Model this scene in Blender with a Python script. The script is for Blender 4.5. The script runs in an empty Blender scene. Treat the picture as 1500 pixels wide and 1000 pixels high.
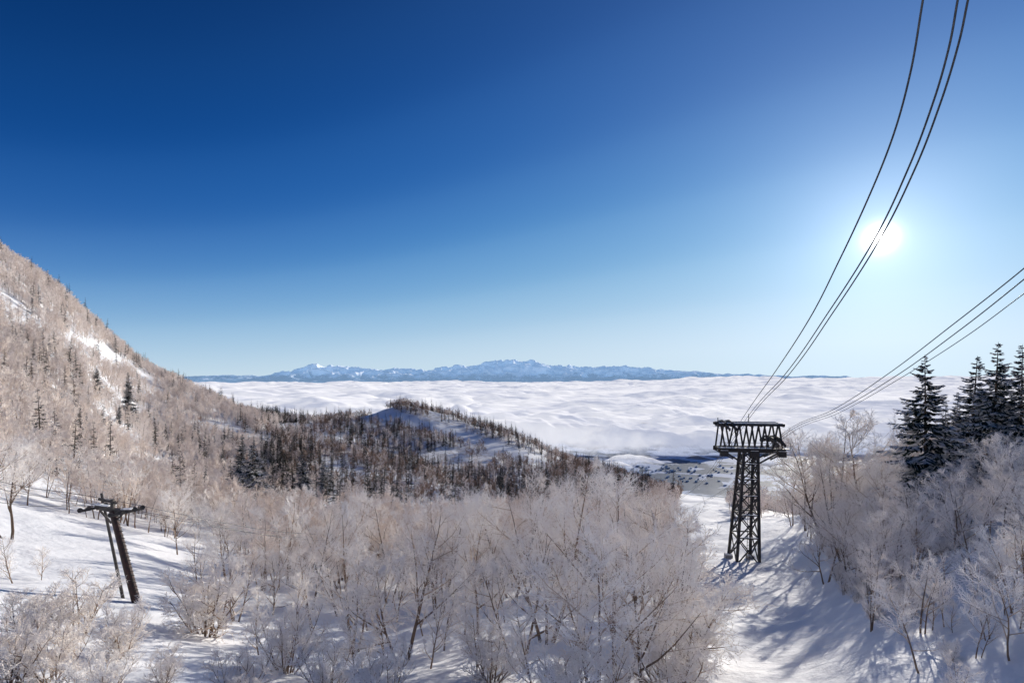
import bpy, math, random
import numpy as np
from mathutils import Vector

# ------------------------------------------------------------------ setup
scene = bpy.context.scene
scene.view_settings.view_transform = 'Standard'
try: scene.view_settings.look = 'None'
except Exception: pass
scene.view_settings.exposure = 0
SUN_AZ = math.atan(0.72); SUN_EL = math.radians(12.3)
SUN = Vector((math.sin(SUN_AZ)*math.cos(SUN_EL), math.cos(SUN_AZ)*math.cos(SUN_EL), math.sin(SUN_EL)))

# ------------------------------------------------------------------ numpy noise
def _hash(ix, iy, seed):
    n = (ix.astype(np.int64)*374761393 + iy.astype(np.int64)*668265263 + seed*1274126177) & 0xffffffff
    n = ((n ^ (n >> 13)) * 1274126177) & 0xffffffff
    n = n ^ (n >> 16)
    return (n & 0xffff)/65535.0
def vnoise(x, y, seed=0):
    xi = np.floor(x); yi = np.floor(y); fx = x-xi; fy = y-yi
    fx = fx*fx*fx*(fx*(fx*6-15)+10); fy = fy*fy*fy*(fy*(fy*6-15)+10)
    a = _hash(xi, yi, seed); b = _hash(xi+1, yi, seed); c = _hash(xi, yi+1, seed); d = _hash(xi+1, yi+1, seed)
    return (a*(1-fx)+b*fx)*(1-fy)+(c*(1-fx)+d*fx)*fy
def fbm(x, y, o=4, seed=0):
    s = 0; a = 1; t = 0
    for i in range(o):
        ca_, sa_ = math.cos(.6*i+.4), math.sin(.6*i+.4)
        xr = x*ca_-y*sa_; yr = x*sa_+y*ca_
        s = s + a*(vnoise(xr*2**i+17.3*i, yr*2**i+9.1*i, seed+i)-.5); t += a; a *= .5
    return s/t*2
def sstep(a, b, x):
    t = np.clip((x-a)/(b-a), 0, 1); return t*t*(3-2*t)

# ------------------------------------------------------------------ terrain function
C = []
def col(px, rows):
    u = (px-750)/750.
    for Y, Z in rows:
        C.append((math.atan(u), Y*math.sqrt(1+u*u), Z))
col(750, [(15,-16),(25,-18),(45,-22.5),(80,-32),(150,-48),(250,-68),(400,-87),(560,-90),(700,-80),(800,-100),(1000,-200),(2000,-500),(4000,-800)])
col(200, [(25,-15.5),(45,-19.7),(80,-26.5),(150,-36),(250,-44),(400,-25),(600,14),(750,-20),(1000,-150),(2000,-520),(4000,-800)])
col(0,   [(15,-13),(30,-15),(60,-19),(100,-21),(180,-14),(300,26),(420,95),(550,110),(800,30),(2000,-450),(4000,-800)])
col(-300,[(30,-12),(100,2),(300,110),(600,160),(2000,-300),(4000,-800)])
col(100, [(100,-26),(200,-22),(300,2),(400,36),(500,72),(620,60),(900,-60),(2000,-480)])
col(300, [(45,-21.5),(80,-30),(150,-41),(250,-52),(400,-45),(560,-22),(700,-60),(1000,-200)])
col(400, [(25,-17),(45,-23),(80,-31),(150,-44),(250,-56),(400,-62),(600,-52),(750,-90),(900,-200),(2000,-520)])
col(490, [(400,-70),(650,-58),(800,-90)])
col(590, [(45,-23.5),(90,-36),(200,-56),(350,-74),(550,-74),(680,-50),(750,-43),(860,-80),(1000,-180),(2000,-520)])
col(660, [(550,-82),(700,-58),(760,-56),(860,-110)])
col(900, [(25,-18.5),(45,-23),(90,-35),(150,-46),(250,-66),(450,-102),(650,-128),(750,-140),(900,-190),(1300,-330),(2500,-600),(4000,-800)])
col(1000,[(45,-23),(90,-33),(150,-44),(250,-64),(400,-97),(700,-164),(1500,-380),(2500,-600),(4000,-800)])
col(1100,[(15,-16),(25,-18),(45,-23.4),(90,-32.6),(150,-43),(300,-78),(700,-175),(1500,-400),(4000,-800)])
col(1200,[(30,-18.4),(60,-26),(90,-30),(130,-35),(200,-55),(300,-85),(700,-210)])
col(1300,[(30,-16),(60,-21.5),(90,-25),(150,-34),(250,-65),(400,-115),(1000,-320)])
col(1400,[(15,-14.5),(30,-14.5),(60,-17.5),(90,-20),(130,-25),(200,-45),(400,-115),(2000,-500)])
col(1500,[(30,-12.5),(60,-14.5),(100,-18),(150,-28),(400,-115),(1000,-320)])
col(1900,[(30,-8),(60,-6),(150,-16),(400,-110),(2000,-500)])
for az, rows in ((90,[(30,-10),(100,-2),(300,-40),(1000,-200),(4000,-700)]),(-90,[(30,-10),(100,8),(300,90),(1000,150),(4000,-500)]),
                 (180,[(30,-9),(100,5),(300,40),(1000,150),(4000,0)]),(-180,[(30,-9),(100,5),(300,40),(1000,150),(4000,0)]),
                 (135,[(30,-10),(300,10)]),(-135,[(30,-9),(300,70)])):
    for r, z in rows: C.append((math.radians(az), r, z))
for az in range(-180, 181, 45): C.append((math.radians(az+.1), 7, -14.5))
C = np.array(C)
K = 3.0
def feat(az, r): return np.stack([az*K, np.log(r)], -1)
F = feat(C[:,0], C[:,1]); S = C[:,2]/(C[:,1]+15)
def U(d2): return np.where(d2 > 1e-12, .5*d2*np.log(np.maximum(d2,1e-12)), 0)
n = len(C)
D2 = ((F[:,None]-F[None])**2).sum(-1)
A = np.zeros((n+3, n+3)); A[:n,:n] = U(D2)+np.eye(n)*0.004
P = np.c_[np.ones(n), F]; A[:n,n:] = P; A[n:,:n] = P.T
W = np.linalg.solve(A, np.r_[S, 0,0,0])
def height(x, y):
    x = np.atleast_1d(np.asarray(x, float)); y = np.atleast_1d(np.asarray(y, float))
    r = np.maximum(np.hypot(x, y), 4.0); az = np.arctan2(x, y)
    out = np.empty_like(r).ravel(); fr = feat(az, r).reshape(-1, 2); rr = r.ravel()
    for i in range(0, len(rr), 20000):
        f = fr[i:i+20000]
        d2 = ((f[:,None]-F[None])**2).sum(-1)
        out[i:i+20000] = U(d2)@W[:n] + W[n] + f@W[n+1:]
    z = (out*(rr+15)).reshape(r.shape)
    b = sstep(2500, 4300, r)
    z = z*(1-b) + (-800)*b
    z = z + fbm(x/9, y/9, 3, 5)*0.6*sstep(8, 30, r)
    z = z + fbm(x/60, y/60, 4, 11)*5*sstep(110, 350, r)*(1-b)
    z = z + fbm(x/400, y/400, 4, 21)*45*sstep(900, 2200, r)*(1-b)
    return z
def h1(x, y): return float(height(x, y)[0])

# ------------------------------------------------------------------ materials
def mat_new(name):
    m = bpy.data.materials.new(name); m.use_nodes = True
    nt = m.node_tree; nt.nodes.clear()
    out = nt.nodes.new('ShaderNodeOutputMaterial')
    return m, nt, out
def N(nt, t, **kw):
    nd = nt.nodes.new(t)
    for k, v in kw.items(): setattr(nd, k, v)
    return nd
def mixcol(nt, fac, a, b):
    m = nt.nodes.new('ShaderNodeMix'); m.data_type = 'RGBA'
    for sock, v in ((m.inputs[0], fac), (m.inputs[6], a), (m.inputs[7], b)):
        if hasattr(v, 'links'): nt.links.new(v, sock)
        elif isinstance(v, (tuple, list)): sock.default_value = (*v, 1) if len(v) == 3 else v
        else: sock.default_value = v
    return m.outputs[2]
def noise(nt, vec, scale, detail=4, rough=.55):
    nd = nt.nodes.new('ShaderNodeTexNoise'); nd.inputs['Scale'].default_value = scale
    nd.inputs['Detail'].default_value = detail; nd.inputs['Roughness'].default_value = rough
    if vec is not None: nt.links.new(vec, nd.inputs['Vector'])
    return nd.outputs['Fac']
def ramp(nt, fac, a, b):
    m = nt.nodes.new('ShaderNodeMapRange'); m.interpolation_type = 'SMOOTHSTEP'
    if a > b:
        m.inputs['From Min'].default_value = b; m.inputs['From Max'].default_value = a
        m.inputs['To Min'].default_value = 1; m.inputs['To Max'].default_value = 0
    else:
        m.inputs['From Min'].default_value = a; m.inputs['From Max'].default_value = b
    nt.links.new(fac, m.inputs['Value']); return m.outputs['Result']
def math_(nt, op, a, b=None):
    m = nt.nodes.new('ShaderNodeMath'); m.operation = op
    for s, v in ((m.inputs[0], a), (m.inputs[1], b)):
        if v is None: continue
        if hasattr(v, 'links'): nt.links.new(v, s)
        else: s.default_value = v
    return m.outputs[0]

def twig_mat(name, col_a, col_b):
    m, nt, out = mat_new(name)
    oi = N(nt, 'ShaderNodeObjectInfo')
    cl = mixcol(nt, oi.outputs['Random'], col_a, col_b)
    d = N(nt, 'ShaderNodeBsdfDiffuse'); nt.links.new(cl, d.inputs[0])
    nt.links.new(d.outputs[0], out.inputs[0])
    return m
M_frost = twig_mat('hoar_frost_twigs', (.98,.94,.90), (.92,.85,.79))
M_midfrost = twig_mat('frosted_woodland_twigs', (.93,.84,.77), (.70,.58,.49))
M_fbranch = twig_mat('frosted_branch', (.62,.51,.42), (.38,.29,.22))
M_bark = twig_mat('birch_bark', (.29,.21,.155), (.14,.10,.075))
M_farfrost = twig_mat('far_frosted_twigs', (.96,.89,.84), (.78,.68,.61))
M_brown = twig_mat('bare_brown_twigs', (.46,.33,.25), (.24,.165,.12))
M_needle = twig_mat('spruce_needles', (.045,.055,.045), (.022,.030,.026))
M_needlefrost = twig_mat('frosted_needles', (.82,.80,.80), (.54,.53,.54))
M_sbark = twig_mat('spruce_bark', (.13,.10,.08), (.07,.055,.045))

def pbr(name, c1, c2, rough, metal=0, scale=6, bump=.1):
    m, nt, out = mat_new(name)
    b = N(nt, 'ShaderNodeBsdfPrincipled'); tc = N(nt, 'ShaderNodeTexCoord')
    f = noise(nt, tc.outputs['Object'], scale, 5, .65)
    nt.links.new(mixcol(nt, ramp(nt, f, .35, .65), c1, c2), b.inputs['Base Color'])
    b.inputs['Roughness'].default_value = rough; b.inputs['Metallic'].default_value = metal
    bp = N(nt, 'ShaderNodeBump'); bp.inputs['Strength'].default_value = bump; nt.links.new(f, bp.inputs['Height'])
    nt.links.new(bp.outputs[0], b.inputs['Normal']); nt.links.new(b.outputs[0], out.inputs[0])
    return m
M_steel = pbr('weathered_steel', (.035,.032,.032), (.07,.06,.055), .55, .3, 2.5)
M_rust = pbr('dark_red_steel', (.05,.018,.015), (.022,.012,.011), .6, .2, 3)
M_cable = pbr('steel_cable', (.05,.05,.055), (.09,.09,.095), .4, .6, 8)
M_snowcap = pbr('packed_snow', (.82,.83,.86), (.88,.88,.9), .6, 0, 3, .3)
M_conc = pbr('concrete', (.3,.29,.28), (.4,.39,.38), .9, 0, 3)
M_wall = pbr('village_walls', (.30,.30,.33), (.5,.5,.52), .9, 0, .05)  # grey walls, slightly blue to carry the haze of distance

def snow_ground():
    m, nt, out = mat_new('snow_ground')
    b = N(nt, 'ShaderNodeBsdfPrincipled'); geo = N(nt, 'ShaderNodeNewGeometry')
    pos = geo.outputs['Position']
    sx = N(nt, 'ShaderNodeSeparateXYZ'); nt.links.new(pos, sx.inputs[0])
    ln = N(nt, 'ShaderNodeVectorMath', operation='LENGTH'); nt.links.new(pos, ln.inputs[0]); dist = ln.outputs['Value']
    f1 = noise(nt, pos, .35, 3)
    c = mixcol(nt, f1, (.82,.83,.86), (.90,.90,.92))
    ug = noise(nt, pos, .15, 6, .75)
    ug = math_(nt, 'MULTIPLY', ramp(nt, ug, .46, .58), ramp(nt, dist, 150, 300))
    at_ = N(nt, 'ShaderNodeAttribute', attribute_name='wooded')
    ug = math_(nt, 'MULTIPLY', ug, at_.outputs['Fac'])
    tone = N(nt, 'ShaderNodeAttribute', attribute_name='bare')
    c = mixcol(nt, math_(nt, 'MULTIPLY', ug, .5), c, mixcol(nt, tone.outputs['Fac'], (.66,.60,.57), (.30,.23,.19)))
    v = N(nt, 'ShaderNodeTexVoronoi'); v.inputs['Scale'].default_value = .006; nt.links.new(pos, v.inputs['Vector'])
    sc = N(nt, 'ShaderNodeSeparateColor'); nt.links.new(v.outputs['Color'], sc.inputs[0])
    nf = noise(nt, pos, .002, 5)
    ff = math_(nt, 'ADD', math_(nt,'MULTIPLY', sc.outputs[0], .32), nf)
    vf = mixcol(nt, ramp(nt, ff, .62, .70), (.56,.64,.80), (.07,.12,.20))  # snowy fields and dark forest, with blue valley haze put into both colours
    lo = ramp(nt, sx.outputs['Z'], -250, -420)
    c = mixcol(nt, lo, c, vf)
    nt.links.new(c, b.inputs['Base Color']); b.inputs['Roughness'].default_value = .7
    b.inputs['Specular IOR Level'].default_value = .2
    bn = noise(nt, pos, 1.3, 4, .6); bn2 = noise(nt, pos, .25, 3)
    hsum = math_(nt, 'ADD', math_(nt,'MULTIPLY',bn,.22), math_(nt,'MULTIPLY',bn2,.8))
    bp = N(nt, 'ShaderNodeBump'); bp.inputs['Strength'].default_value = .6; bp.inputs['Distance'].default_value = 1
    nt.links.new(hsum, bp.inputs['Height']); nt.links.new(bp.outputs[0], b.inputs['Normal'])
    nt.links.new(b.outputs[0], out.inputs[0])
    return m
M_ground = snow_ground()

# ------------------------------------------------------------------ mesh helpers
def grid_mesh(name, X, Y, Z, mat, wrap=False):
    R, Cc = X.shape
    me = bpy.data.meshes.new(name)
    co = np.stack([X, Y, Z], -1).reshape(-1, 3)
    i = np.arange(R*Cc).reshape(R, Cc)
    if wrap: i = np.c_[i, i[:, :1]]
    q = np.stack([i[:-1,:-1], i[:-1,1:], i[1:,1:], i[1:,:-1]], -1).reshape(-1, 4)
    me.vertices.add(len(co)); me.vertices.foreach_set('co', co.ravel())
    me.loops.add(q.size); me.loops.foreach_set('vertex_index', q.ravel().astype(np.int32))
    me.polygons.add(len(q)); me.polygons.foreach_set('loop_start', np.arange(0, q.size, 4, dtype=np.int32))
    me.polygons.foreach_set('loop_total', np.full(len(q), 4, np.int32))
    me.update(calc_edges=True)
    me.shade_smooth()
    me.materials.append(mat)
    o = bpy.data.objects.new(name, me); scene.collection.objects.link(o)
    return o

class MB:
    def __init__(s): s.v = []; s.f = []; s.m = []
    def tube(s, pts, rads, n, mat, cap=False):
        k0 = len(s.v)
        for i, p in enumerate(pts):
            d = (pts[min(i+1, len(pts)-1)]-pts[max(i-1, 0)])
            if d.length < 1e-9: d = Vector((0,0,1))
            d.normalize()
            a = Vector((1,0,0)) if abs(d.x) < .6 else Vector((0,1,0))
            u = d.cross(a).normalized(); w = d.cross(u)
            for j in range(n):
                t = 2*math.pi*j/n
                s.v.append(p+(u*math.cos(t)+w*math.sin(t))*rads[i])
        for i in range(len(pts)-1):
            for j in range(n):
                a = k0+i*n+j; b = k0+i*n+(j+1) % n
                s.f.append((a, b, b+n, a+n)); s.m.append(mat)
        if cap:
            s.f.append(tuple(range(k0+n-1, k0-1, -1))); s.m.append(mat)
            e = k0+(len(pts)-1)*n
            s.f.append(tuple(range(e, e+n))); s.m.append(mat)
    def spike(s, p, q, r, mat):
        d = q-p
        a = Vector((1,0,0)) if abs(d.x) < .6*d.length else Vector((0,1,0))
        u = d.cross(a).normalized()*r; w = d.cross(u).normalized()*r
        k = len(s.v)
        s.v += [p+u, p-u*.5+w*.87, p-u*.5-w*.87, q]
        s.f += [(k, k+1, k+3), (k+1, k+2, k+3), (k+2, k, k+3)]; s.m += [mat]*3
    def beam(s, a, b, w, h, mat, up=Vector((0,0,1))):
        a = Vector(a); b = Vector(b); d = (b-a).normalized()
        if abs(d.dot(up)) > .95: up = Vector((0,1,0))
        u = d.cross(up).normalized(); v = u.cross(d).normalized()
        k = len(s.v)
        for p in (a, b):
            s.v += [p-u*w/2-v*h/2, p+u*w/2-v*h/2, p+u*w/2+v*h/2, p-u*w/2+v*h/2]
        for f in ((3,2,1,0),(4,5,6,7),(0,1,5,4),(1,2,6,5),(2,3,7,6),(3,0,4,7)):
            s.f.append(tuple(k+i for i in f)); s.m.append(mat)
    def mesh(s, name, mats, smooth=False):
        me = bpy.data.meshes.new(name)
        me.from_pydata([tuple(v) for v in s.v], [], s.f)
        for m in mats: me.materials.append(m)
        me.polygons.foreach_set('material_index', s.m)
        if smooth: me.shade_smooth()
        me.update()
        return me
def link(o, coll=None):
    (coll or scene.collection).objects.link(o); return o

# ski runs and open snow patches on the far slopes (shared by ground colour and forest placement)
def open_snow(x, y, z):
    px_ = 750+750*x/np.maximum(y, 1); py_ = 550-750*z/np.maximum(y, 1)
    wob = fbm(x/14, y/14, 3, 410)
    run = np.interp(px_, [520,560,620,700,760,830], [598,606,622,645,668,690])
    c = (px_ > 530) & (px_ < 800) & (np.abs(py_-run)+wob*5 < 9) & (y > 420)
    c |= (((px_-140)/45)**2+((py_-518-(px_-140)*.5)/15)**2+wob*1.6 < .9) & (y > 200)
    c |= ((px_-425)/34)**2+((py_-627)/7)**2+wob*.6 < 1
    c |= (((px_-1030)/38)**2+((py_-745)/40)**2 < 1)
    c |= (((px_-200)/120)**2+((py_-685)/9)**2+wob*.8 < .9)
    c |= (((px_-430)/90)**2+((py_-690)/6)**2+wob*.8 < .8)
    c |= (((px_-520)/60)**2+((py_-645)/5)**2+wob*.8 < .7)
    c |= (((px_-880)/45)**2+((py_-708)/5)**2+wob*.8 < .8)
    return c & (y > 1)
def bare_zone(x, y):
    px_ = 750+750*x/np.maximum(y, 1)
    nz = fbm(x/45, y/45, 3, 200)+.6*fbm(x/8, y/8, 2, 207)
    return ~((px_+nz*190 < 400) | (y+nz*60 < 270) | (px_ > 1130))

# ------------------------------------------------------------------ terrain mesh
azs = np.concatenate([np.linspace(-62, 62, 520), np.linspace(62, 298, 110)[1:-1]])*math.pi/180
rs = np.exp(np.linspace(math.log(4), math.log(5200), 430)); rs = np.concatenate([rs, [8000, 15000, 30000, 60000, 90000]])
Rg, Ag = np.meshgrid(rs, azs, indexing='ij')
Xg = Rg*np.sin(Ag); Yg = Rg*np.cos(Ag); Zg = height(Xg, Yg)
ground = grid_mesh('snowy_mountain_terrain', Xg, Yg, Zg, M_ground, wrap=True)
a = ground.data.attributes.new('wooded', 'FLOAT', 'POINT')
a.data.foreach_set('value', (1.0-open_snow(Xg, Yg, Zg)).astype(np.float32).ravel())
a = ground.data.attributes.new('bare', 'FLOAT', 'POINT')
a.data.foreach_set('value', bare_zone(Xg, Yg).astype(np.float32).ravel())

# ------------------------------------------------------------------ sea of clouds: a dense body with thin mist layers drifting over it
def cloud_material(name, mist=False, seed=0.):
    m, nt, out = mat_new(name)
    geo = N(nt, 'ShaderNodeNewGeometry'); pos = geo.outputs['Position']
    sx = N(nt, 'ShaderNodeSeparateXYZ'); nt.links.new(pos, sx.inputs[0])
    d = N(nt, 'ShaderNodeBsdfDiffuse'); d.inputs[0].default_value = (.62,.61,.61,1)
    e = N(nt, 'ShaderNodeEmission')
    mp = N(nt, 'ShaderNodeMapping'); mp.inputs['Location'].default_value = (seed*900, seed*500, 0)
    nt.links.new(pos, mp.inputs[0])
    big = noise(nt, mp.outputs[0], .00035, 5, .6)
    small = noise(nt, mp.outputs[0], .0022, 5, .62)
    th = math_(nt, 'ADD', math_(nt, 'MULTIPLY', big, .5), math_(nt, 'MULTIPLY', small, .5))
    nt.links.new(mixcol(nt, ramp(nt, th, .38, .58), (.50,.51,.58), (.84,.82,.82)), e.inputs[0])  # noise paints shade and brightness into the glow: grey-mauve gaps, white puffs
    e.inputs[1].default_value = .86  # clouds glow by themselves, standing in for sunlight scattered inside them
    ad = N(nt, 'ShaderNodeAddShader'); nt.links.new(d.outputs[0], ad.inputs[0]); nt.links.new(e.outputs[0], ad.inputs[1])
    tr = N(nt, 'ShaderNodeBsdfTransparent'); m2 = N(nt, 'ShaderNodeMixShader')
    if mist:
        a = math_(nt, 'MULTIPLY', ramp(nt, small, .42, .64), .65)
        fade = N(nt, 'ShaderNodeAttribute', attribute_name='density')
        a = math_(nt, 'MULTIPLY', a, fade.outputs['Fac'])
    else:
        nz = noise(nt, pos, .005, 5, .65)
        zz = math_(nt, 'ADD', sx.outputs['Z'], math_(nt, 'MULTIPLY', nz, 190))
        a = ramp(nt, zz, -760, -590)
    nt.links.new(a, m2.inputs[0]); nt.links.new(tr.outputs[0], m2.inputs[1]); nt.links.new(ad.outputs[0], m2.inputs[2])
    nt.links.new(m2.outputs[0], out.inputs[0])
    return m
ca = np.linspace(-60, 60, 700)*math.pi/180
cr = np.exp(np.linspace(math.log(3000), math.log(85000), 520))
CR, CA = np.meshgrid(cr, ca, indexing='ij'); CX = CR*np.sin(CA); CY = CR*np.cos(CA)
wx = CX+600*fbm(CX/2200, CY/2200, 2, 31); wy = CY+600*fbm(CX/2200, CY/2200, 2, 36)
bil = lambda s, sd, o=2: np.sqrt(fbm(wx/s, wy/(s*.75), o, sd)**2+.05)
cz = -700+190*bil(1300, 41)+110*fbm(CX/5000, CY/3500, 3, 51)+120*bil(480, 61)*sstep(20000, 6000, CR)+60*bil(200, 65, 2)*sstep(9000, 4500, CR)+300*bil(4200, 45)*sstep(8000, 20000, CR)
edge = 5050+800*fbm(CX/900, CY/700, 4, 71)-1500*sstep(-5, -20, np.degrees(CA))
front = sstep(-400, 700, CY-edge)
cz = cz-(1-front)*300
cz = np.maximum(cz, -860)
cz = cz+520*np.exp(-((CR-38000)/9000)**2)*sstep(9, 24, np.degrees(CA))*(.7+.6*fbm(CX/4000, CY/4000, 4, 81))
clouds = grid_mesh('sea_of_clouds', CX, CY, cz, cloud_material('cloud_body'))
for li, off in enumerate((35, 85)):
    sl_ = (slice(None, None, 3), slice(None, None, 3))
    zz_ = cz[sl_]*.55+(-640)*.45+off+30*fbm(CX[sl_]/900, CY[sl_]/700, 3, 120+li)
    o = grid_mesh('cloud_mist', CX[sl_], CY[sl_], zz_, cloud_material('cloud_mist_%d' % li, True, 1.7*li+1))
    o.parent = clouds
    at_ = o.data.attributes.new('density', 'FLOAT', 'POINT')
    at_.data.foreach_set('value', (sstep(.5, 1, front[sl_])*sstep(60000, 20000, CR[sl_])).astype(np.float32).ravel())

# ------------------------------------------------------------------ distant range
def range_material():
    m, nt, out = mat_new('distant_snow_mountain')
    geo = N(nt, 'ShaderNodeNewGeometry'); pos = geo.outputs['Position']
    sx = N(nt, 'ShaderNodeSeparateXYZ'); nt.links.new(pos, sx.inputs[0])
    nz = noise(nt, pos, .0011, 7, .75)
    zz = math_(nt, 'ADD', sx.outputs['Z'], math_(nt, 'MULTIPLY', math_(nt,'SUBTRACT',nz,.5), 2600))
    c = mixcol(nt, ramp(nt, zz, -250, 220), (.09,.18,.31), (.98,.95,.95))  # snow above, forest below; its blue has distance haze mixed into the colour
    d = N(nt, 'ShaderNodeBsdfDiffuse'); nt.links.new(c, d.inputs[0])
    e = N(nt, 'ShaderNodeEmission'); e.inputs[0].default_value = (.30,.48,.70,1); e.inputs[1].default_value = .56  # even blue emission imitates aerial haze over the range
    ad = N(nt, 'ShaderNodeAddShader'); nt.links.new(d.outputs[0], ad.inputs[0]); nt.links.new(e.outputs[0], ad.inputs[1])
    nt.links.new(ad.outputs[0], out.inputs[0]); return m
px = np.linspace(240, 1260, 900); ra = np.arctan((px-750)/750)
env = np.interp(px, [240,300,370,400,430,460,490,540,600,640,700,740,770,800,850,900,950,1000,1060,1150,1200,1240,1260],
                    [550,549,549,546,539,535,536,541,540,539,532,528,528,533,538,536,538,542,546,548,548,550,556])
hz = (550-env)/750
tt = np.linspace(0, 1, 110)
RR = 40000+11000*tt[:, None]+0*ra[None]; RA = ra[None]+0*tt[:, None]
RX = RR*np.sin(RA); RY = RR*np.cos(RA)
def ridged(s, sd): return (1-np.abs(fbm(RX/s, RY/s, 5, sd))*2.2)
prof = (1-np.abs(tt*2-1))[:, None]
top = hz[None]*RY
amp = np.clip((552-env)/18, 0, 1)[None]
rz = -750+(top+750)*(prof**.75)*(.80+.20*ridged(4200, 91))+amp*460*(ridged(1500, 95)-.45)*sstep(.15, .6, prof)
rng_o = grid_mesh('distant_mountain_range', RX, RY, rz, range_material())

# ------------------------------------------------------------------ trees
def rdir(d, ang, rng):
    a = Vector((1,0,0)) if abs(d.x) < .6 else Vector((0,1,0))
    u = d.cross(a).normalized(); w = d.cross(u)
    t = rng.uniform(0, 2*math.pi)
    return (d*math.cos(ang)+(u*math.cos(t)+w*math.sin(t))*math.sin(ang)).normalized()
UP = Vector((0,0,1))
def path(p, d, L, k, rng, trop, wob):
    pts = [p.copy()]
    for i in range(k):
        d = (d+UP*trop+Vector((rng.gauss(0,wob), rng.gauss(0,wob), rng.gauss(0,wob)))).normalized()
        p = p+d*(L/k); pts.append(p.copy())
    return pts
def at(pts, t):
    f = t*(len(pts)-1); i = min(int(f), len(pts)-2); f -= i
    return pts[i].lerp(pts[i+1], f), (pts[i+1]-pts[i]).normalized()
def birch(name, seed, H, stems, n1, n2, n3, n4, r4, mats, lean=.12, low=.25, wide=.40, trop=.10):
    rng = random.Random(seed); b = MB()
    for s in range(stems):
        az = rng.uniform(0, .9)+s*6.28/stems; ln = lean*rng.uniform(.4, 1.3)*(1 if stems > 1 else .6)
        h = H*(1 if s == 0 else rng.uniform(.7, .95))
        d = Vector((math.cos(az)*ln, math.sin(az)*ln, 1)).normalized()
        base = Vector((math.cos(az), math.sin(az), 0))*(.25 if stems > 1 else 0)*H/12+Vector((0,0,-.6))
        tr = path(base, d, h, 8, rng, .03, .065)
        R0 = h*.0115+.012
        b.tube(tr, [R0*(1-.90*i/8) for i in range(9)], 6 if n4 > 2 else 4, 0)
        for i in range(n1):
            t = low+(1-low)*((i+rng.random())/n1)
            p, dd = at(tr, t)
            L = h*(wide*(1-t)**.65+.10)*rng.uniform(.6, 1.25)
            br = path(p, rdir(dd, rng.uniform(.6, 1.15), rng), L, 4, rng, trop, .11)
            r1 = R0*(1-t)*.6+.02
            b.tube(br, [r1*(1-.8*q/4) for q in range(5)], 4 if n4 > 2 else 3, 1 if i > 2 or n4 < 3 else 0)
            for j in range(n2):
                t2 = .22+.78*((j+rng.random())/n2)
                p2, d2 = at(br, t2)
                L2 = L*(.55-.25*t2)*rng.uniform(.7, 1.2)+.15
                b2 = path(p2, rdir(d2, rng.uniform(.45, .95), rng), L2, 2, rng, .10, .12)
                r2 = max(r1*.4*(1-t2*.5), r4*1.3)
                b.tube(b2, [r2, r2*.7, r2*.3], 3, 1 if n4 > 2 and t2 < .6 else 2)
                for k in range(n3):
                    t3 = .15+.85*((k+rng.random())/n3)
                    p3, d3 = at(b2, t3)
                    L3 = L2*(.6-.2*t3)*rng.uniform(.7, 1.3)+.1
                    e3 = rdir(d3, rng.uniform(.4, 1.05), rng)
                    e3 = (e3+UP*.1).normalized()
                    q3 = p3+e3*L3
                    b.spike(p3, q3, r4*1.25, 2)
                    for m in range(n4):
                        t4 = .1+.85*((m+rng.random())/n4)
                        p4 = p3.lerp(q3, t4)
                        e4 = rdir(e3, rng.uniform(.5, 1.15), rng)
                        b.spike(p4, p4+e4*(L3*.5*rng.uniform(.5, 1.2)+.08), r4, 2)
    return b.mesh(name, mats)
FR = [M_bark, M_fbranch, M_frost]; FM = [M_bark, M_midfrost, M_midfrost]; FF = [M_bark, M_farfrost, M_farfrost]; BR = [M_sbark, M_brown, M_brown]
birch_hi = [birch('birch_detailed_%d'%i, 10+i, 12, [2,3,1,2][i], [10,8,18,11][i], 7, 6, 4, .0165, FR, [.2,.26,.1,.32][i], .25, [.46,.42,.5,.46][i]) for i in range(4)]
birch_mid = [birch('birch_medium_%d'%i, 30+i, 11, [1,2,2,1][i], [12,8,8,12][i], 6, 4, 1, .029, FM, .18, .3, .40) for i in range(4)]
birch_midw = [birch('birch_white_%d'%i, 36+i, 11, [1,2][i], [12,8][i], 6, 4, 2, .028, FR, .18, .25, .44) for i in range(2)]
shrub_hi = [birch('shrub_detailed_%d'%i, 50+i, 4.2, 9, 8, 5, 4, 2, .013, FR, .42, .15, .30) for i in range(2)]
sapling = [birch('sapling_%d'%i, 60+i, 6, 1, 16, 6, 4, 2, .015, FR, .1, .2, .25) for i in range(2)]
birch_far = [birch('birch_far_%d'%i, 70+i, 10, 1, 10, 5, 3, 0, .075, FF, .15, .2, .40) for i in range(3)]
brown_far = [birch('brown_far_%d'%i, 80+i, 10, 1, 10, 4, 3, 0, .07, BR, .15, .2, .40) for i in range(3)]

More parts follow.
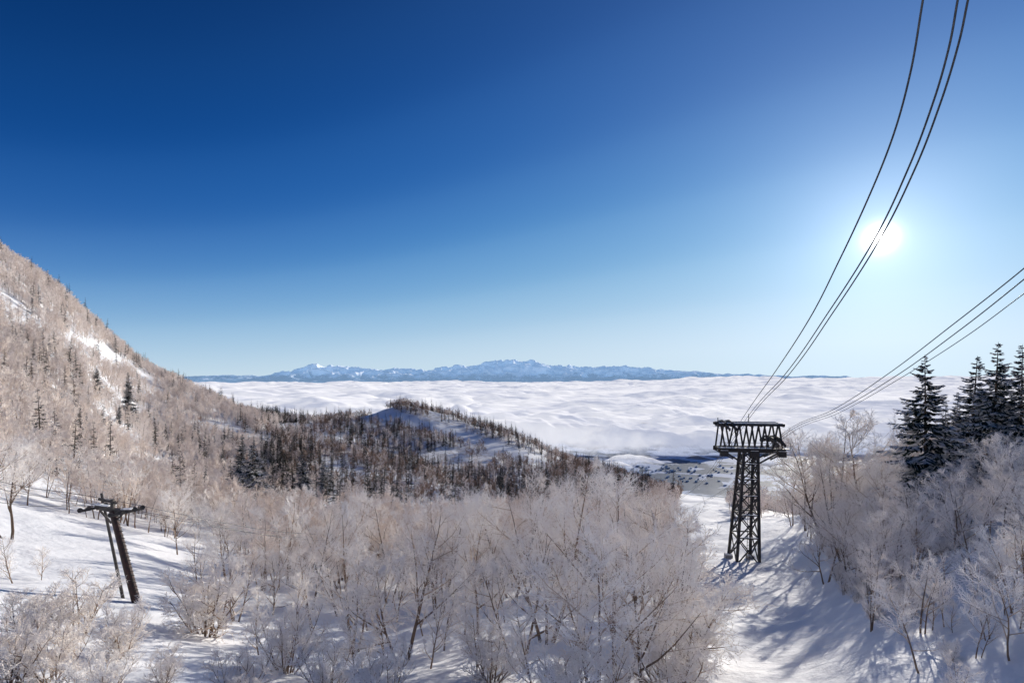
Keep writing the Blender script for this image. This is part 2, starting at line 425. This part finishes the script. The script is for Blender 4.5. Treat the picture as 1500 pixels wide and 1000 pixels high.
def spruce(name, seed, H, whorls, per, tw, wid, frost):
    rng = random.Random(seed); b = MB()
    tr = [Vector((0,0,-.5)), Vector((0,0,H*.5)), Vector((0,0,H))]
    b.tube(tr, [H*.014, H*.008, .015], 6, 0)
    for w in range(whorls):
        t = ((w+.5)/whorls)
        z = H*(.10+.89*t)
        Lb = H*wid*((1-t)**.85)+.12
        Lb *= rng.uniform(.78, 1.15)
        for k in range(per if t < .8 else max(4, per-3)):
            az = rng.uniform(0, 6.28)
            L = Lb*rng.uniform(.55, 1.25)
            dr = -.28-.25*(1-t)
            d = Vector((math.cos(az), math.sin(az), rng.uniform(dr-.12, dr+.15)+t*.45)).normalized()
            p = Vector((0, 0, z+rng.uniform(-.5, .5)*H/whorls*.9))
            pts = [p]; dd = d.copy(); q = p
            for i in range(3):
                dd = (dd+UP*(-.10 if i < 1 else .16)).normalized(); q = q+dd*(L/3); pts.append(q)
            b.tube(pts, [.03*L/3+.008, .02, .012, .004], 3, 1)
            side = dd.cross(UP).normalized()
            for i in range(tw):
                tt_ = .12+.88*(i+rng.random())/tw
                pp, pd = at(pts, tt_)
                ll = (L*.34*(1.05-tt_*.75)+.12)*rng.uniform(.6, 1.2)
                for sg in (-1, 1):
                    e = (pd*.55+side*sg*.8+UP*rng.uniform(-.55, -.02)).normalized()
                    tip = pp+e*ll
                    wv = pd*(ll*.14+.03)
                    kk = len(b.v)
                    b.v += [pp-wv, pp+wv, tip, pp+e*ll*.55-UP*ll*.22]
                    mt = 2 if rng.random() < frost*(.3+1.1*tt_) else 1
                    b.f += [(kk, kk+1, kk+2), (kk, kk+3, kk+2)]; b.m += [mt, 2 if mt == 2 and rng.random() < .6 else 1]
    return b.mesh(name, [M_sbark, M_needle, M_needlefrost])
spruce_hi = [spruce('spruce_detailed_%d'%i, 100+i, 16, 29, 9, 12, [.27,.21,.23][i], .66) for i in range(3)]
spruce_far = [spruce('spruce_far_%d'%i, 110+i, 13, 13, 6, 4, .18, .15) for i in range(2)]

prng = random.Random(5)
def place(name, me, px, Y, sc=None, top=None, H0=12., rot=None, rng=prng):
    X = (px-750)/750*Y; z = h1(X, Y)
    if top is not None: sc = ((550-top)/750*Y-z)/H0
    o = bpy.data.objects.new(name, me); link(o)
    o.location = (X, Y, z-.1); o.rotation_euler = (rng.uniform(-.06,.06), rng.uniform(-.06,.06), rot if rot is not None else rng.uniform(0, 6.28))
    w = rng.uniform(.92, 1.1)
    o.scale = (sc*w, sc*w, sc)
    return o
for i, (p, Y, t) in enumerate([(800,42,672),(905,33,715),(970,42,725),(700,46,735),(590,40,735),(520,43,745),(860,55,690),(640,56,725),
        (455,60,745),(390,64,750),(330,70,745),(750,64,690),(935,60,715),(570,68,725),(700,75,705),(500,78,725),(290,62,775),
        (260,85,725),(850,78,695),(420,88,715),(965,52,745),(345,50,790),(760,36,760),(1000,38,755),(945,29,790),(870,30,760)]):
    place('birch_tree', birch_hi[[1,3,0,2,3,1,0][i % 7]], p, Y, top=t, rot=i*1.7)
for i, (p, Y, t) in enumerate([(305,41,800),(420,34,870),(40,30,850),(110,32,820),(180,30,870),(80,25,900),(560,28,925),(350,27,935),(20,24,880),(150,24,930),(240,27,940),(720,33,900),(860,26,905),(980,32,870),(1010,38,850),(480,30,920)]):
    place('frosted_shrub', shrub_hi[i % 2], p, Y, top=t, H0=4.2)
for i, (p, Y, t) in enumerate([(460,50,800),(620,48,820),(540,52,810),(680,45,830),(650,42,850),(740,50,820),(495,58,800),(400,55,810),(580,56,800),(360,60,800),(950,46,800),(1000,50,790),(560,38,850),(630,36,860),(440,42,840),(700,34,880),(790,30,870),(520,33,890),(380,38,860),(60,45,800),(20,42,780)]):
    place('birch_sapling', sapling[i % 2], p, Y, top=t, H0=6)
# right bank
for i, (p, Y, t) in enumerate([(1215,88,605),(1180,110,645),(1260,84,612),(1160,120,680),(1240,70,680),(1300,62,680),(1290,78,640),(1340,50,710),(1400,52,680),(1450,44,710),
        (1490,50,640),(1280,48,750),(1330,40,780),(1385,38,790),(1430,33,790),(1500,36,750),(1540,44,690),(1240,58,740),(1210,66,730),(1475,28,830),(1560,30,780),(1330,90,630),(1420,80,630),(1500,75,600)]):
    place('birch_tree', birch_hi[(i*5+1) % 4], p, Y, top=t, rot=i*2.1)
for i, (p, Y, t, v) in enumerate([(1357,66,518,0),(1417,74,520,1),(1450,66,500,2),(1494,62,503,1),(1475,84,534,2),(1550,60,495,0),(1392,90,572,1),(1325,96,600,1),(1435,95,560,0),(1380,78,590,2)]):
    place('spruce_tree', spruce_hi[v], p, Y, top=t, H0=16)
for i, (p, Y, t) in enumerate([(368,150,643),(350,215,635),(385,250,650),(445,230,660),(325,280,655),(472,250,668),(142,330,537),(188,340,545),(174,300,592)]):
    place('spruce_tree', spruce_hi[i % 3], p, Y, top=t, H0=16)
for i, (p, Y, t) in enumerate([(12,62,640),(-30,55,600),(40,90,660)]):
    place('birch_tree', birch_hi[i], p, Y, top=t)

# ---- instanced forests
def forest(name, meshes, pts, weights=None):
    coll = bpy.data.collections.new(name+'_sources')
    for i, me in enumerate(meshes):
        coll.objects.link(bpy.data.objects.new('%s_part_%d' % (name, i), me))
    pts = np.array(pts)
    me = bpy.data.meshes.new(name); me.vertices.add(len(pts)); me.vertices.foreach_set('co', pts[:, :3].astype(np.float32).ravel())
    a = me.attributes.new('sc', 'FLOAT', 'POINT'); a.data.foreach_set('value', pts[:, 3].astype(np.float32))
    rg = np.random.default_rng(3)
    rot = np.zeros((len(pts), 3), np.float32); rot[:, 2] = rg.uniform(0, 6.28, len(pts)); rot[:, :2] = rg.normal(0, .05, (len(pts), 2))
    a = me.attributes.new('rt', 'FLOAT_VECTOR', 'POINT'); a.data.foreach_set('vector', rot.ravel())
    a = me.attributes.new('ix', 'INT', 'POINT'); a.data.foreach_set('value', rg.choice(len(meshes), len(pts), p=weights).astype(np.int32))
    o = link(bpy.data.objects.new(name, me))
    ng = bpy.data.node_groups.new(name+'_scatter', 'GeometryNodeTree')
    ng.interface.new_socket(name='Geometry', in_out='INPUT', socket_type='NodeSocketGeometry')
    ng.interface.new_socket(name='Geometry', in_out='OUTPUT', socket_type='NodeSocketGeometry')
    gi = ng.nodes.new('NodeGroupInput'); go = ng.nodes.new('NodeGroupOutput')
    ci = ng.nodes.new('GeometryNodeCollectionInfo'); ci.inputs['Collection'].default_value = coll
    ci.inputs['Separate Children'].default_value = True; ci.inputs['Reset Children'].default_value = True
    ip = ng.nodes.new('GeometryNodeInstanceOnPoints'); ip.inputs['Pick Instance'].default_value = True
    def na(nm, dt):
        x = ng.nodes.new('GeometryNodeInputNamedAttribute'); x.data_type = dt; x.inputs['Name'].default_value = nm; return x.outputs[0]
    L = ng.links.new
    L(gi.outputs[0], ip.inputs['Points']); L(ci.outputs[0], ip.inputs['Instance'])
    L(na('ix', 'INT'), ip.inputs['Instance Index']); L(na('rt', 'FLOAT_VECTOR'), ip.inputs['Rotation']); L(na('sc', 'FLOAT'), ip.inputs['Scale'])
    L(ip.outputs[0], go.inputs[0])
    md = o.modifiers.new('scatter', 'NODES'); md.node_group = ng
    return o
rg = np.random.default_rng(7)
def sample(nn, r1, r2, a1=-50, a2=50):
    r = np.sqrt(rg.uniform(r1*r1, r2*r2, nn)); a = np.radians(rg.uniform(a1, a2, nn))
    x = r*np.sin(a); y = r*np.cos(a); z = height(x, y)
    return x, y, z, 750+750*x/y, 550-750*z/y
# far
parts = [sample(18000, 175, 880), sample(6500, 175, 700, -50, -22), sample(2500, 300, 820, -28, 10)]
x, y, z, px_, py_ = [np.concatenate(q) for q in zip(*parts)]
nzm = fbm(x/45, y/45, 3, 200)+.5*fbm(x/14, y/14, 2, 205); u = rg.random(len(x))
clear = open_snow(x, y, z) | (nzm > np.where(px_ > 380, .27, .38))
keep = ~clear
fr = ~bare_zone(x, y)
fr |= rg.random(len(x)) < .3
spp = np.where((px_ > 380) & (px_ < 950), .15, .025)*(1+1.8*(fbm(x/70, y/70, 3, 222) > .10))
sp = u < spp
scl = rg.uniform(.5, 1.2, len(x))
zz = np.c_[x, y, z-.1, scl]
forest('frosted_birch_forest', birch_far, zz[keep & ~sp & fr])
forest('bare_birch_forest', brown_far, zz[keep & ~sp & ~fr])
forest('spruce_forest', spruce_far, np.c_[x, y, z-.1, scl*1.3][keep & sp])
# middle distance
x, y, z, px_, py_ = sample(2000, 68, 185, -46, 46)
nzm = fbm(x/22, y/22, 3, 300)
cl = ((px_ > 985) & (px_ < 1165)) | ((px_ > 1000) & (y < 95)) | (nzm > .33)
cl |= (px_ < 330) & (y < 95)
cl |= (px_ < 300) & (rg.random(len(x)) < .4)
k = ~cl
forest('frosted_woodland', birch_mid+birch_midw, np.c_[x, y, z-.1, rg.uniform(.5, 1.15, len(x))][k], [.18,.18,.18,.18,.14,.14])
# thicket on the right bank
x, y, z, px_, py_ = sample(600, 27, 120, 26, 50)
k = (px_ > 1165+(py_-760)*.62) & (px_ > 1175)
forest('frosted_thicket', [birch_midw[0], birch_midw[1], sapling[0], sapling[1], shrub_hi[0]], np.c_[x, y, z-.1, rg.uniform(.45, .8, len(x))*np.clip(y/50, .6, 1)][k], [.25,.25,.15,.15,.2])

# ------------------------------------------------------------------ village in the valley under the cloud edge
rv = random.Random(44); b = MB()
for i in range(110):
    X = rv.gauss(1200, 330); Y = rv.gauss(4250, 260); z = h1(X, Y)
    w_, d_, h_ = rv.uniform(8, 20), rv.uniform(8, 15), rv.uniform(4, 8)
    b.beam((X-w_/2, Y, z+h_/2-1), (X+w_/2, Y, z+h_/2-1), d_, h_+2, 0)
    k = len(b.v)
    for q in (-1, 1):
        b.v += [Vector((X+q*w_*.55, Y-d_*.6, z+h_-.3)), Vector((X+q*w_*.55, Y, z+h_+d_*.35)), Vector((X+q*w_*.55, Y+d_*.6, z+h_-.3))]
    b.f += [(k, k+1, k+4, k+3), (k+1, k+2, k+5, k+4), (k, k+2, k+1), (k+3, k+4, k+5)]; b.m += [1,1,0,0]
link(bpy.data.objects.new('valley_village', b.mesh('valley_village', [M_wall, M_snowcap])))

# ------------------------------------------------------------------ cable car tower
def T(Y, X, zb, zt, name, sc=1.0):
    root = bpy.data.objects.new(name, None); link(root); root.location = (X, Y, 0); root.rotation_euler = (0, 0, -.12)
    H = zt-zb; body = H*.80
    mats = [M_steel, M_snowcap, M_conc]
    b = MB()
    bw, bd, tw_, td = 1.9*sc, 2.4*sc, 1.15*sc, 1.2*sc
    def corner(sx, sy, t): return Vector((sx*(bw+(tw_-bw)*t)-.9*(1-t), sy*(bd+(td-bd)*t), zb-1+(body+1)*t))
    for sx in (-1, 1):
        for sy in (-1, 1):
            b.beam(corner(sx, sy, 0), corner(sx, sy, 1), .42*sc, .42*sc, 0)
            c = corner(sx, sy, 0.04); b.beam(c-Vector((0,0,2)), c+Vector((0,0,.35)), 1.2*sc, 1.2*sc, 2)
            b.beam(c+Vector((0,0,.35)), c+Vector((0,0,.6)), 1.1*sc, 1.1*sc, 1)
    lv = [0.05, .27, .46, .62, .76, .89, 1]
    cs = [(-1,-1), (1,-1), (1,1), (-1,1)]
    for i in range(len(lv)-1):
        for q in range(4):
            a = cs[q]; c = cs[(q+1) % 4]
            b.beam(corner(*a, lv[i]), corner(*c, lv[i+1]), .17*sc, .17*sc, 0)
            b.beam(corner(*c, lv[i])*1, corner(*a, lv[i+1]), .15*sc, .20*sc, 0)
            b.beam(corner(*a, lv[i+1]), corner(*c, lv[i+1]), .2*sc, .2*sc, 0)
            if q == 0: b.beam(corner(*a, lv[i+1])+Vector((0,-.05,.13)), corner(*c, lv[i+1])+Vector((0,-.05,.13)), .2, .07, 1)
    for i in range(40):
        t = i/40; yv = -(bd+(td-bd)*t)-.11; xo = -.9*(1-t)
        b.beam((xo-.25*sc, yv, zb+body*t), (xo+.25*sc, yv, zb+body*t), .04, .04, 0)
    for e in (-.25, .25): b.beam(Vector((e*sc-.9, -bd-.1, zb)), Vector((e*sc, -td-.12, zb+body)), .07, .07, 0)
    me = b.mesh(name+'_lattice', mats); o = link(bpy.data.objects.new('lattice_legs', me)); o.parent = root
    b = MB(); W_ = 5.6*sc; z0 = zb+body; z1 = zt
    for yy in (-1.5, 1.5):
        b.beam((-W_, yy*sc, z0+.2), (W_, yy*sc, z0+.2), .35*sc, .7*sc, 0)
        b.beam((-W_, yy*sc, z1-.2), (W_*.97, yy*sc, z1-.2), .32*sc, .42*sc, 0)
        b.beam((-W_*.96, yy*sc, z1+.08), (W_*.9, yy*sc, z1+.08), .3*sc, .13*sc, 1)
        b.beam((-W_*.55, yy*sc, z0-1.3*sc), (-W_, yy*sc, z0), .22*sc, .22*sc, 0)
        b.beam((W_*.55, yy*sc, z0-1.3*sc), (W_, yy*sc, z0), .22*sc, .22*sc, 0)
        b.beam((-1.0*sc, yy*sc*.9, z0-2.2*sc), (-W_*.8, yy*sc, z0-.1), .25*sc, .25*sc, 0)
        b.beam((1.0*sc, yy*sc*.9, z0-2.2*sc), (W_*.8, yy*sc, z0-.1), .25*sc, .25*sc, 0)
        for xx, dx in ((-5.2,.5),(-3.6,-.7),(-2.9,.8),(-1.4,-.6),(-.5,.7),(.6,-.6),(1.5,.7),(2.8,-.7),(3.5,.8),(5.1,-.6)):
            b.beam((xx*sc, yy*sc, z0+.5), ((xx+dx)*sc, yy*sc, z1-.35), .24*sc, .24*sc, 0)
    for xx in (-5.3,-3.4,-1.7,0,1.7,3.4,5.3):
        b.beam((xx*sc, -1.7*sc, z0+.45), (xx*sc, 1.7*sc, z0+.45), .2*sc, .25*sc, 0)
        b.beam((xx*sc, -1.5*sc, z1-.45), (xx*sc, 1.5*sc, z1-.45), .2*sc, .2*sc, 0)
    b.beam((-W_*1.02, -2.3*sc, z0+.62), (W_*1.05, -2.3*sc, z0+.62), 1.0*sc, .12*sc, 0)
    b.beam((-W_*1.0, -2.3*sc, z0+.74), (W_*.5, -2.3*sc, z0+.74), .85*sc, .12*sc, 1)
    for i in range(13):
        xx = (-5.6+i*.95)*sc; b.beam((xx, -2.8*sc, z0+.6), (xx, -2.8*sc, z0+1.7), .06, .06, 0)
    for hh in (1.15, 1.7): b.beam((-5.7*sc, -2.8*sc, z0+hh), (5.9*sc, -2.8*sc, z0+hh), .06, .06, 0)
    for sx, zz0 in ((-1, z1), (1, z0+2.2*sc)):
        for dx in (-.55, .55):
            xx = (sx*3.9+dx)*sc
            pts = [(-4.2,-.75), (-2.2,.05), (0,.35), (2.2,.05), (4.2,-.9)]
            for i in range(4):
                b.beam((xx, pts[i][0]*sc, zz0+pts[i][1]*sc), (xx, pts[i+1][0]*sc, zz0+pts[i+1][1]*sc), .18*sc, .38*sc, 0)
            for i in range(9):
                yy = (-3.6+i*.9)*sc
                zc = zz0+(-.1-.045*(yy/sc)**2*.9)*sc-.2
                b.tube([Vector((xx+.1*sc, yy, zc)), Vector((xx+.3*sc, yy, zc))], [.3*sc]*2, 12, 0, cap=True)
    for xx in (-4.6, 4.9, .4):
        b.beam((xx*sc, -2*sc, z0-.35), (xx*sc, -1.2*sc, z0-.35), 1.3*sc, 1.0*sc, 0)
        b.beam((xx*sc, -2*sc, z0+.18), (xx*sc, -1.75*sc, z0+.18), 1.2*sc, .1, 1)
    b.beam((0, 0, z1), (0, 0, z1+1.6*sc), .1, .1, 0)
    b.beam((-5.2*sc, 0, z1), (-5.2*sc, 0, z1+.9*sc), .12, .12, 0)
    me = b.mesh(name+'_head', mats); o = link(bpy.data.objects.new('crossarm_head', me)); o.parent = root
    return root
TX, TY = 41.6, 90.
T(TY, TX, h1(TX, TY), -8.3, 'cable_car_tower')

# ------------------------------------------------------------------ cables
def smooth_poly(P, sub=10):
    P = [Vector(p) for p in P]; out = []
    for i in range(len(P)-1):
        p0 = P[max(i-1, 0)]; p1 = P[i]; p2 = P[i+1]; p3 = P[min(i+2, len(P)-1)]
        for k in range(sub):
            t = k/sub
            out.append(.5*((2*p1)+(p2-p0)*t+(2*p0-5*p1+4*p2-p3)*t*t+(3*p1-p0-3*p2+p3)*t*t*t))
    out.append(P[-1]); return out
def cable(name, P, r, mat=M_cable, parent=None):
    b = MB(); pts = smooth_poly(P); b.tube(pts, [r]*len(pts), 8, 0, cap=True)
    o = link(bpy.data.objects.new(name, b.mesh(name, [mat], True)))
    if parent: o.parent = parent
    return o
ctr = bpy.data.objects.new('ropeway_cables', None); link(ctr)
def sight(a, bb, pl):
    out = []
    for q, r_ in pl:
        u_ = (q-750)/750; Y = a/(u_-bb); out.append((u_*Y, Y, (550-r_)/750*Y))
    return out
def head_cable(a, px0, pl, r, nm):
    u0 = (px0-750)/750; bb = u0-a/90.
    P = sight(a, bb, [(px0, pl[0][1])]+pl[1:])
    e = Vector(P[-1])-Vector(P[-2]); P.append(tuple(Vector(P[-1])+e*1.0)); P.append(tuple(Vector(P[-1])+e*1.2+Vector((0,0,.3))))
    s0 = Vector(P[0]); P = [(s0.x+34, 230, s0.z-48), (s0.x+16, 150, s0.z-22)]+P
    cable(nm, P, r, parent=ctr)
head_cable(10, 1088, [(1088,612),(1135,545),(1185,468),(1230,380),(1272,290),(1308,200),(1334,105),(1352,0)], .044, 'track_rope_a')
head_cable(10, 1094, [(1094,612),(1150,548),(1215,455),(1280,352),(1330,248),(1367,150),(1390,70),(1403,0)], .040, 'track_rope_b')
head_cable(10.4, 1098, [(1098,612),(1156,548),(1222,455),(1288,352),(1340,248),(1378,150),(1404,65),(1418,0)], .040, 'haul_rope_c')
head_cable(20, 1140, [(1140,640),(1220,600),(1300,548),(1400,472),(1500,393),(1600,305)], .034, 'track_rope_d')
head_cable(20, 1143, [(1143,641),(1225,602),(1310,552),(1405,484),(1500,409),(1600,325)], .034, 'track_rope_e')
head_cable(20, 1146, [(1146,643),(1230,604),(1315,556),(1410,496),(1500,430),(1600,355)], .026, 'haul_rope_f')

# ------------------------------------------------------------------ ski lift pylon (left)
def pylon(px_, Y, hgt, name, lean):
    X = (px_-750)/750*Y; z = h1(X, Y)
    root = bpy.data.objects.new(name, None); link(root); root.location = (X, Y, z)
    L = Vector((lean, 0, 1))
    b = MB(); top = L*hgt
    b.tube([L*-1, L*hgt*.5, top], [.34, .30, .26], 16, 0, cap=True)
    o = link(bpy.data.objects.new('main_post', b.mesh(name+'_post', [M_rust], False))); o.parent = root
    b = MB()
    b.tube([Vector((-1.3,.3,-.3)), Vector((-1.3,.3,0))+L*(hgt*1.18)+Vector((.45,0,0))], [.13, .10], 8, 0, cap=True)
    for i in range(24):
        zz_ = i*.32+.6; p = L*zz_; b.beam(p+Vector((.30,-.2,0)), p+Vector((.62,-.2,0)), .05, .05, 0)
    a = top+Vector((-1.35,0,.25)); c = top+Vector((1.25,0,-.15))
    b.beam(a, c, .26, .30, 0); b.beam(a+Vector((.1,0,.75)), top+Vector((.4,0,.65)), .14, .16, 0)
    b.beam(a+Vector((0,0,.28)), top+Vector((-.3,0,.42)), .24, .12, 1)
    b.beam(top+Vector((0,0,-.2)), top+Vector((0,0,1.0)), .22, .22, 0)
    b.beam(top+Vector((-1.1,0,-.0)), top+Vector((-.1,0,-1.1)), .12, .12, 0); b.beam(top+Vector((1.0,0,-.2)), top+Vector((.1,0,-1.1)), .12, .12, 0)
    for e in (a, c):
        b.beam(e+Vector((-.55,-1.3,.0)), e+Vector((.55,1.3,0)), .14, .2, 0)
        for i in range(5):
            q = e+Vector((-.5,-1.2,-.02))*(1-i/2.)
            b.tube([q+Vector((-.05,.05,.1)), q+Vector((.06,-.05,.1))], [.2, .2], 12, 0, cap=True)
        b.beam(e+Vector((-.4,0,.3)), e+Vector((.4,0,.3)), .4, .06, 1)
    o = link(bpy.data.objects.new('crossarm_and_sheaves', b.mesh(name+'_arm', [M_steel, M_snowcap]))); o.parent = root
    return root.location+top
tp = pylon(200, 45, 8.1, 'ski_lift_pylon', -.26)
lc = bpy.data.objects.new('ski_lift_cables', None); link(lc)
for off, l, s in ((Vector((-1.35,0,.5)), 690, 'a'), (Vector((1.25,0,.1)), 722, 'b'), (Vector((-.5,0,1.0)), 680, 'c')):
    p = tp+off
    far = Vector(((520-750)/750*85, 85, h1((520-750)/750*85, 85)+6.5))+off
    left = Vector((-1.12*52, 52, (550-l)/750*52))
    m1 = p.lerp(far, .5)-Vector((0,0,.9)); m0 = p.lerp(left, .5)-Vector((0,0,.45))
    cable('haul_rope_'+s, [left, m0, p, m1, far], .025, parent=lc)

# ------------------------------------------------------------------ camera
cam = bpy.data.cameras.new('camera'); co = link(bpy.data.objects.new('camera', cam))
co.location = (0,0,0); co.rotation_euler = (math.pi/2, 0, 0)
cam.sensor_width = 36; cam.lens = 18; cam.shift_y = 50/1500.
cam.clip_start = .1; cam.clip_end = 200000
scene.camera = co

# ------------------------------------------------------------------ sun + sky
sl = bpy.data.lights.new('sun', 'SUN'); sl.energy = 5; sl.angle = math.radians(.5); sl.color = (1,.93,.82)
so = link(bpy.data.objects.new('sun', sl)); so.rotation_euler = (-SUN).to_track_quat('-Z', 'Y').to_euler()
w = bpy.data.worlds.new('World'); scene.world = w; w.use_nodes = True
nt = w.node_tree; nt.nodes.clear()
out = nt.nodes.new('ShaderNodeOutputWorld')
sk = nt.nodes.new('ShaderNodeTexSky'); sk.sky_type = 'NISHITA'; sk.sun_disc = False
sk.sun_elevation = SUN_EL; sk.sun_rotation = SUN_AZ; sk.altitude = 1500; sk.air_density = 1.0; sk.dust_density = 0; sk.ozone_density = 3
def vm(op, a, b):
    m = nt.nodes.new('ShaderNodeVectorMath'); m.operation = op
    for s, v in ((m.inputs[0], a), (m.inputs[1], b)):
        if hasattr(v, 'links'): nt.links.new(v, s)
        else: s.default_value = v
    return m.outputs[0]
# the clear-sky model drives a steeper, bluer high-altitude gradient
sepc = nt.nodes.new('ShaderNodeSeparateColor'); nt.links.new(sk.outputs[0], sepc.inputs[0])
cr_ = nt.nodes.new('ShaderNodeValToRGB'); cr_.color_ramp.interpolation = 'CARDINAL'
nt.links.new(math_(nt, 'MULTIPLY', sepc.outputs[1], .12), cr_.inputs[0])
stops = [(.10,(.001,.025,.12)),(.15,(.003,.047,.20)),(.20,(.008,.085,.32)),(.27,(.03,.155,.45)),(.36,(.09,.275,.58)),(.50,(.21,.43,.69)),(.70,(.38,.58,.78)),(1.0,(.56,.71,.86))]
el = cr_.color_ramp.elements
el[0].position = stops[0][0]; el[0].color = (*stops[0][1], 1); el[1].position = 1.0; el[1].color = (*stops[-1][1], 1)
for p_, c_ in stops[1:-1]:
    e_ = el.new(p_); e_.color = (*c_, 1)
tc = nt.nodes.new('ShaderNodeTexCoord')
sx = nt.nodes.new('ShaderNodeSeparateXYZ'); nt.links.new(tc.outputs['Generated'], sx.inputs[0])
hf = math_(nt, 'EXPONENT', math_(nt, 'MULTIPLY', math_(nt, 'MAXIMUM', sx.outputs['Z'], 0), -1/.06))
s4 = mixcol(nt, math_(nt, 'MULTIPLY', hf, .85), cr_.outputs[0], (.60,.74,.83))
s4 = vm('MULTIPLY', s4, (10,10,10))
bg = nt.nodes.new('ShaderNodeBackground'); bg.inputs[1].default_value = .1; nt.links.new(s4, bg.inputs[0])
dt = nt.nodes.new('ShaderNodeVectorMath'); dt.operation = 'DOT_PRODUCT'
nt.links.new(tc.outputs['Generated'], dt.inputs[0]); dt.inputs[1].default_value = SUN
ang = math_(nt, 'ARCCOSINE', math_(nt, 'MINIMUM', dt.outputs['Value'], 0.999999))
def ex(k, s): return math_(nt, 'MULTIPLY', math_(nt, 'EXPONENT', math_(nt, 'MULTIPLY', ang, -1/k)), s)
g = math_(nt, 'ADD', ex(.006, 18), ex(.08, .45))
b2 = nt.nodes.new('ShaderNodeBackground'); b2.inputs[0].default_value = (1,.98,.96,1); nt.links.new(g, b2.inputs[1])
b3 = nt.nodes.new('ShaderNodeBackground'); b3.inputs[0].default_value = (.70,.85,1,1); nt.links.new(ex(.24, .32), b3.inputs[1])
ad = nt.nodes.new('ShaderNodeAddShader'); nt.links.new(bg.outputs[0], ad.inputs[0]); nt.links.new(b2.outputs[0], ad.inputs[1])
ad2 = nt.nodes.new('ShaderNodeAddShader'); nt.links.new(ad.outputs[0], ad2.inputs[0]); nt.links.new(b3.outputs[0], ad2.inputs[1])
nt.links.new(ad2.outputs[0], out.inputs[0])
